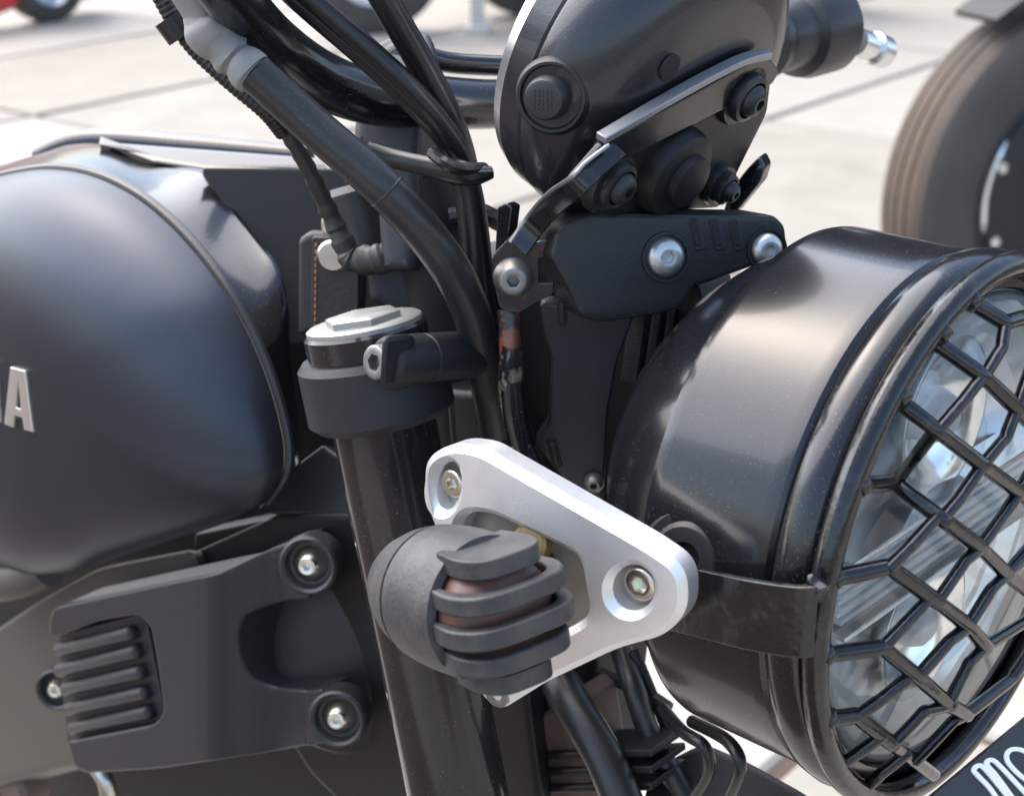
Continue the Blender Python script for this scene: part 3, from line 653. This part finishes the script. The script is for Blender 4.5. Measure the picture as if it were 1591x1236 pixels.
# ---- plastic stay under the cowl
sn = (R*.75+F*.65).normalized(); sh = plane_hit(PL(880, 600, .05), sn)
panel = mk('stay_panel', plate(fil([(838, 470), (990, 480), (960, 560), (945, 640), (938, 780), (900, 775), (830, 690), (852, 660), (858, 560), (845, 520)], 10), sh, sn, .012, .0015), 'plastic_soft', bike)
for q_ in (fil([(865, 464), (882, 464), (880, 507), (866, 507)], 4), fil([(848, 681), (863, 679), (875, 724), (860, 728)], 4)):
    mk('slot_plate', plate(q_, sh, sn, .002, .0004, front=.0006), 'dark_inner', panel)  # no opening cut: slightly proud plate with the slot's shade as its colour
    xm = sum(e[0] for e in q_)/len(q_); ym = sum(e[1] for e in q_)/len(q_)
    mk('slot_lip', plate([(xm+(x-xm)*.55, ym+(y-ym)*.72) for x, y in q_], sh, sn, .002, .0006, front=.0012), 'plastic', panel)
mk('panel_bolt', hexbolt(sh(922, 748)+sn*.001, sn, .0052, .0045, 'button'), 'bolt_dark', panel)
mk('headstock_backing', plate(fil([(790, 480), (1080, 440), (1100, 520), (1000, 900), (770, 900), (760, 700)], 10), lambda x, y: PL(x, y, -.012), R, .03, .003), 'dark_plastic', panel)  # plain plate added as backing, to keep the gaps by the rod dark
for x0 in (1005, 1028, 1050):
    mk('cowl_fin', plate(fil([(x0, 480), (x0+12, 478), (x0-6, 600), (x0-18, 600)], 3), plane_hit(PL(1020, 540, .005), F), F, .01, .001), 'plastic', panel)

# ---- handlebar, riser and far grip
hb = mk('handlebar', tube([PL(290, -80, .19), PL(350, -15, .155), PL(420, 62, .115), PL(490, 118, .085), PL(570, 150, .055), PL(660, 158, .02), PL(800, 160, -.04), PL(950, 130, -.11), PL(1100, 85, -.19), PL(1200, 62, -.25), PL(1300, 40, -.31)],
    [.0125, .0125, .0125, .0135, .0135, .0135, .0125, .0125, .0115, .0115, .0115], 28), 'gloss_black', bike)
mk('cross_tube', tube([PL(640, 80, -.0), PL(700, 98, -.02), PL(820, 104, -.06)], .0055, 16), 'gloss_black', hb)
mk('riser', plate(fil([(552, 150), (575, 80), (640, 45), (652, 95), (650, 320), (640, 420), (590, 420), (580, 250), (545, 220)], 8), plane_hit(PL(600, 200, .04), (R*.8+F*.4+U*.3).normalized()), (R*.8+F*.4+U*.3).normalized(), .04, .005), 'riser_grey', hb)
mk('riser_cap', plate(fil([(545, 110), (588, 62), (640, 40), (668, 50), (700, 200), (690, 210), (640, 110), (600, 130), (560, 140)], 8), plane_hit(PL(600, 80, .030), (U*.75+R*.5+F*.3).normalized()), (U*.75+R*.5+F*.3).normalized(), .02, .003), 'riser_grey', hb)
g0, g1 = PL(1180, 62, -.24), PL(1292, 38, -.31); gd = (g1-g0).normalized(); gl = (g1-g0).length
mk('grip', lathe(g0, gd, [(-.03, .014), (-.004, .021), (0, .024), (.006, .0235), (.012, .0205), (.016, .0215), (.022, .022), (.03, .0225), (.034, .0275), (gl*.6, .0295), (gl-.006, .0290), (gl, .024), (gl, 0)], 48), 'rubber', hb)
w0 = PL(1338, 68, -.33); wd = (gd*.9-U*.32).normalized()
mk('bar_end', merge(lathe(w0, wd, [(-.006, .0), (-.006, .009), (.006, .0095), (.007, .008), (.014, .008), (.0145, .0105), (.026, .0105), (.0275, .009), (.0275, 0)], 32)), 'silver', hb)

# ---- hoses and cables
hz_ = [(258, -60, .165), (300, 5, .158), (340, 60, .152), (395, 112, .145), (480, 190, .132), (600, 297, .115), (690, 402, .094), (734, 490, .076), (757, 590, .062), (776, 705, .05)]
hose = mk('brake_hose', tube([PL(*e) for e in hz_[3:]], [.0088, .0090, .0092, .0092, .0090, .0086, .0084], 28, 10), 'rubber', bike)
mk('rubber_boot', tube([PL(x, y, l) for x, y, l in ((262, -55, .163), (292, -8, .159), (308, 18, .1565), (312, 30, .156), (320, 44, .155), (336, 62, .1525), (348, 74, .151), (360, 86, .149), (368, 92, .148), (380, 102, .147), (392, 114, .1455), (398, 119, .145))],
    [.0075, .0072, .0072, .0078, .0105, .0103, .0085, .0098, .0078, .0094, .0098, .0075], 28, 6), 'boot_grey', hose)
for t_ in (570, 642):
    p = PL(*[(600, 297, .115), (560, 260, .121)][t_ > 600]); 
    mk('hose_band', torus(p, (PL(690, 402, .094)-PL(480, 190, .132)).normalized(), .0088, .0007, 40, 8), 'rubber', hose)
mk('corrugated_sleeve', tube([PL(232, -40, .14), PL(265, 22, .135), (PL(302, 74, .13)), PL(355, 124, .122), PL(412, 172, .112), PL(440, 205, .10)], .0042, 14, 26, wob=lambda d: 1+.06*sin(d*2300)), 'cable', hose)
mk('sleeve_collar', tube([PL(262, 26, .136), PL(284, 56, .132)], .0078, 20, smooth=False), 'cable', hose)
for off in (0, 1):
    a = off*11
    mk('throttle_cable', tube([PL(400+a*.9, -70-a, .12), PL(452+a*.9, -10-a, .105), PL(560+a*.8, 84-a, .085), (PL(640+a*.8, 158-a, .07)), PL(690+a, 215-a*.3, .055), PL(715+a, 270, .045), PL(728+a*1.3, 350, .04), PL(742+a*1.4, 500, .03)],
       .0052, 14), 'cable', bike)
for off in (0, 1):
    a = off*13
    mk('clutch_cable', tube([PL(555+a, -70, .09), PL(588+a, -5, .08), PL(640+a, 85, .065), PL(682+a, 165, .055), PL(708+a, 235, .04), PL(722+a*.8, 300, .03)], .0052, 14), 'cable', bike)
mk('wire_sleeve', tube([PL(572, 232, .075), PL(610, 246, .07), PL(660, 257, .066), PL(705, 266, .062), PL(735, 272, .058), PL(764, 268, .05)], [.0042, .0048, .0048, .0062, .0052, .003], 14), 'cable', bike)
mk('cable_tie', tube([PL(672, 238, .07), PL(690, 252, .075), PL(712, 262, .07), PL(735, 262, .06), PL(752, 262, .05)], .003, 8), 'cable', bike)
mk('taped_harness', tube([PL(415, 150, .10), PL(440, 195, .09), PL(478, 260, .075), PL(512, 330, .062), PL(535, 380, .058), PL(552, 402, .056), PL(590, 402, .052), PL(615, 385, .045), PL(640, 350, .03)],
    [.0036, .0038, .0042, .0048, .0060, .0072, .0075, .007, .006], 16, 10, wob=lambda d: 1+.08*sin(d*700)+.05*sin(d*1730)), 'tape', bike)
lc = mk('ignition_cover', plate(fil([(568, 415), (600, 385), (700, 372), (730, 400), (735, 520), (650, 520), (600, 480), (572, 470)], 12), plane_hit(PL(640, 450, .04), (R*.8+F*.5+U*.2).normalized()), (R*.8+F*.5+U*.2).normalized(), .03, .005), 'clamp_black', bike)
mk('ignition_barrel', lathe(PL(555, 315, .02), (U*.9-F*.35).normalized(), [(-.03, .016), (.006, .016), (.010, .013), (.010, 0)], 32), 'plastic_soft', lc)
mk('stem_tube', tube([PL(655, 270, .02), PL(690, 480, .02), PL(720, 700, .02)], .022, 24), 'dark_inner', lc)
mk('return_hose', tube([PL(870, 1060, .03), PL(890, 1095, .035), PL(935, 1170, .04), PL(975, 1260, .045)], [.0105]*4, 20), 'rubber', bike)
mk('drain_hose', tube([PL(965, 1010, .0), PL(985, 1070, .01), PL(1010, 1140, .012), PL(1060, 1230, .012), PL(1090, 1270, .012)], [.006]*5, 16), 'rubber', bike)
mk('loom', tube([PL(700, 336, .03), PL(745, 330, .02), PL(775, 345, .0)], .005, 10), 'cable', bike)

# ---- front mudguard, wires and number plate under the headlight
mud = mk('front_mudguard', plate(fil([(1010, 1190), (1090, 1150), (1160, 1180), (1250, 1230), (1330, 1300), (980, 1300)], 20), plane_hit(PL(1100, 1200, .0), (R*.6+U*.7).normalized()), (R*.6+U*.7).normalized(), .02, .004), 'dark_inner', bike)
for pts in (((1030, 1100, .02), (1060, 1135, .04), (1095, 1160, .045), (1100, 1200, .04), (1070, 1250, .03)), ((1075, 1120, .03), (1130, 1150, .045), (1150, 1190, .05), (1130, 1245, .04)), 
            ):
    mk('wire', tube([PL(*e) for e in pts], .0032, 12, 10), 'cable', mud)
pn = (F*.80+U*.55+R*.25).normalized(); pq = PL(1540, 1190, .03)+F*.03; ph = plane_hit(pq, pn)
npl = mk('number_plate', plate(fil([(1418, 1262, 3), (1640, 1078, 6), (1760, 1150, 6), (1600, 1330, 6)], 4), ph, pn, .004, .0008), 'plate_black', bike)
def stroke(pts, wd, nm):
    pts = cr(pts, 6); L_, R_ = [], []
    for i, p in enumerate(pts):
        a = V3(pts[max(i-1, 0)]); b = V3(pts[min(i+1, len(pts)-1)]); t = (b-a).normalized(); n_ = V3((-t.y, t.x))
        L_.append(tuple(V3(p)+n_*wd/2)); R_.append(tuple(V3(p)-n_*wd/2))
    mk(nm, plate(L_+R_[::-1], ph, pn, .0012, .0002, front=.0009), 'plate_white', npl)
stroke([(1560, 1262), (1540, 1228), (1518, 1204), (1512, 1196), (1518, 1189), (1530, 1195), (1575, 1250)], 7, 'letter')
stroke([(1580, 1250), (1548, 1206), (1534, 1190), (1532, 1183), (1540, 1180), (1553, 1190), (1600, 1240)], 7, 'letter')
stroke([(1612, 1222), (1585, 1205), (1566, 1185), (1563, 1172), (1570, 1164), (1584, 1164), (1600, 1172), (1620, 1186)], 7, 'letter')

# ------------------------------------------------------------------ leather key fob hanging at the ignition
kn = (R*.80+F*.55+U*.1).normalized(); kp = PL(505, 430, .04); kh = plane_hit(kp, kn)
fob = mk('key_fob', plate(fil([(463, 372, 8), (478, 362, 6), (560, 366, 8), (566, 420, 6), (560, 520, 6), (462, 520, 6)], 6), kh, kn, .012, .003), 'leather')
tag(fob, 'black leather key fob with orange stitching and pale studs, hanging at the ignition', 'key fob')
mk('flap', plate(fil([(486, 366, 6), (560, 370, 6), (558, 520, 4), (484, 520, 4)], 4), kh, kn, .003, .001, front=.0022), 'leather', fob)
for k in range(13):
    y = 376+k*10.5; x = 493-k*.12
    mk('stitch', tube([kh(x, y)+kn*.0024, kh(x-.3, y+6)+kn*.0024], .0006, 6, smooth=False), 'thread', fob)
mk('stud', lathe(kh(519, 396)+kn*.0022, kn, [(0, .0088), (.001, .0088), (.0022, .0075), (.0026, 0)], 32), 'steel', fob)
mk('stud', lathe(kh(531, 352)-kn*.004, kn, [(0, .0120), (.001, .0120), (.0022, .0100), (.0022, .006), (.0, .005), (0, 0)], 32), 'zinc', fob)

# ------------------------------------------------------------------ parked motorcycle wheel at the right
wc = P(1630, 292, 3.42); wR = wc.z
wax = (V3((.42, -.88, 0))).normalized()
pk = empty('parked_motorcycle', (wc.x, wc.y, 0))
tag(pk, 'parked motorcycle with dusty brown tyre, seen at the right edge behind the headlight', 'motorcycle')
tp = []
for s, r in ((-.060, .62), (-.072, .70), (-.078, .80), (-.074, .90), (-.062, .965), (-.05, .985)): tp.append((s, r*wR))
mk('tyre', lathe2(wc, wax, tp+[(-s, r) for s, r in reversed(tp)], 128, up=U), 'tyre', pk)
tr = [(-.062, .968), (-.045, .990), (-.0335, .996), (-.033, .985), (-.028, .985), (-.0275, .998), (-.006, 1.0), (-.0055, .988), (.0005, .988), (.001, 1.0), (.022, .998), (.0225, .986), (.028, .986), (.0285, .996), (.045, .990), (.062, .968)]
mk('tread', lathe(wc, wax, [(s, r*wR) for s, r in tr], 128, up=U), 'tyre_tread', pk, ang=30)
mk('rim', lathe2(wc, wax, [(-.055, .50*wR), (-.06, .63*wR), (.062, .63*wR), (.066, .60*wR), (.05, .56*wR), (.045, .50*wR)], 96, up=U), 'wheel_black', pk)
mk('brake_disc', lathe(wc+wax*.02, wax, [(0, .58*wR), (.03, .54*wR), (.036, .50*wR), (.036, .24*wR), (.05, .22*wR), (.055, .16*wR), (.06, .15*wR), (.06, 0)], 96, up=U), 'wheel_black', pk)
def arc_pts(r, a0, a1, s): 
    x, y, a = basis(wax, U); return [wc+a*s+(x*cos(t)+y*sin(t))*r for t in [a0+(a1-a0)*k/8 for k in range(9)]]
x_, y_, _a = basis(wax, U)
sgn = -1 if x_.dot(CX) > 0 else 1
mk('rim_strip', tube(arc_pts(.555*wR, pi-.62 if sgn < 0 else .62, pi+.25 if sgn < 0 else -.25, .052), [.004]+[.009]*7+[.004], 8), 'silver', pk)
for a_ in (2.2, 2.75, 3.55):
    mk('rim_bolt', lathe(wc+wax*.05+(x_*cos(a_)+y_*sin(a_))*.5*wR, wax, [(0, .012), (.008, .011), (.01, 0)], 12), 'silver', pk)
fpts = [wc+(x_*cos(t)+y_*sin(t))*wR*1.13 for t in [2.15-1.9*k/10 for k in range(11)]]
mk('mudguard', ribbon([p for p in fpts], wax, .060, .012), 'wheel_black', pk)
mk('fork_leg', tube([wc+wax*.10, wc+wax*.10+V3((.1, .1, .75))], .028, 16, smooth=False), 'wheel_black', pk)

# ------------------------------------------------------------------ far background: car, motorcycles, post
def wheel(parent, c, ax, r, wdt, rimm, hub='silver'):
    t = mk('wheel', lathe2(c, ax, [(-wdt*.5, .64*r), (-wdt*.55, .8*r), (-wdt*.45, .97*r), (0, r), (wdt*.45, .97*r), (wdt*.55, .8*r), (wdt*.5, .64*r)], 48, up=U), 'tyre', parent)
    mk('rim', lathe(c+ax*wdt*.3, ax, [(0, .66*r), (wdt*.15, .62*r), (0, .55*r), (-.02, .2*r), (.01, .16*r), (.01, 0)], 48, up=U), rimm, t)
    return t
cw = GR(88, 36); cw.z = 0
cdir = (GR(250, 6)-GR(0, 46)); cdir.z = 0; cdir.normalize(); cout = V3((cdir.y, -cdir.x, 0))
if cout.y > 0: cout = -cout
car = empty('parked_vehicle', (cw.x, cw.y, 0)); tag(car, 'bright red vehicle at the top left corner, one wheel in view', 'vehicle')
cc_ = cw+U*.2-cout*.06
wheel(car, cc_, cout, .2, .12, 'silver')
mk('body', tube([cc_-cdir*.19-U*.02, cc_-cdir*.24-U*.02, cc_-cdir*.6-U*.03, cc_-cdir*1.1+U*.12], [.06, .10, .11, .14], 20, flat=1.1), 'red_paint', car)
mk('seat_cowl', tube([cc_-cdir*.2+U*.33, cc_+cdir*.0+U*.36, cc_+cdir*.4+U*.42], [.09, .13, .06], 16), 'red_paint', car)
mk('underside', box(cc_+cdir*.16-cout*.05-U*.02, cdir*.16, cout*.08, U*.1), 'dark_inner', car, bevel=.02)
def moto(name, label, px, py, ang, r, rimm, bodym):
    c = GR(px, py); d = V3((cos(ang), sin(ang), 0)); ax = V3((d.y, -d.x, 0))
    if ax.y > 0: ax = -ax
    o = empty(name, (c.x, c.y, 0)); tag(o, label, 'motorcycle', 'motorcycles parked far behind')
    q = c+U*r; wheel(o, q, ax, r, .09, rimm); wheel(o, q+d*1.28, ax, r, .09, rimm)
    mk('hub', lathe(q+ax*.04, ax, [(0, .1), (.02, .1), (.03, .07), (.03, 0)], 24), 'orange_paint', o)
    mk('fork', tube([q+ax*.06, q+ax*.06+d*.3+U*.62], .03, 12, smooth=False), 'silver', o)
    mk('body', tube([q+d*.2+U*.4, q+d*.5+U*.5, q+d*.9+U*.5, q+d*1.5+U*.55], [.1, .19, .17, .07], 16), bodym, o)
    mk('engine', box(q+d*.62+U*.12, d*.2, ax*.14, U*.17), 'dark_inner', o, bevel=.03)
    mk('mudguard', tube([q+d*-.22+U*(r+.03), q+U*(r+.08), q+d*.25+U*(r+.02)], [.03, .05, .04], 10), bodym, o)
    mk('exhaust', tube([q+d*.55+ax*.15-U*.05, q+d*1.4+ax*.17+U*.03], [.03, .05], 12, smooth=False), 'silver', o)
    return o
moto('orange_motorcycle', 'motorcycle with pale wheel and orange hub, parked far behind the handlebar', 582, 52, .35, .33, 'white_paint', 'wheel_black')
moto('dark_motorcycle', 'dark motorcycle at the top edge, its tyre just left of the instrument pod', 818, 24, .12, .30, 'wheel_black', 'wheel_black')
pb_ = GR(742, 50)
post = mk('post', merge(box(pb_+U*.8, V3((.030, 0, 0)), V3((0, .03, 0)), U*.8), box(pb_+U*.015, V3((.06, 0, 0)), V3((0, .06, 0)), U*.015)), 'post_paint', bevel=.006)
tag(post, 'pale grey square post standing behind the motorcycle handlebar', 'post')

# ------------------------------------------------------------------ building beyond, known from its dark reflection along the headlight's top
bd = empty('building', (7, 13, 0)); tag(bd, 'dark building beyond the yard, reflected along the top of the headlight', 'building')
mat('render_dark', (.055, .05, .045), .9, 0, mottle=.6, mscale=1, mcol=(.08, .07, .06)); mat('roof_dark', (.03, .03, .03), .8)
mk('wall', box(V3((8.2, 16, 3.6)), V3((9, 0, 0)), V3((0, 3, 0)), U*3.6), 'render_dark', bd)
mk('roof', (lambda c: ([c+V3((-9.6, -3.8, 0)), c+V3((9.6, -3.8, 0)), c+V3((9.6, 3.8, 0)), c+V3((-9.6, 3.8, 0)), c+V3((-9.6, 0, 1.6)), c+V3((9.6, 0, 1.6))], [[0, 1, 5, 4], [2, 3, 4, 5], [0, 4, 3], [1, 2, 5], [3, 2, 1, 0]]))(V3((8.2, 16, 7.2))), 'roof_dark', bd)
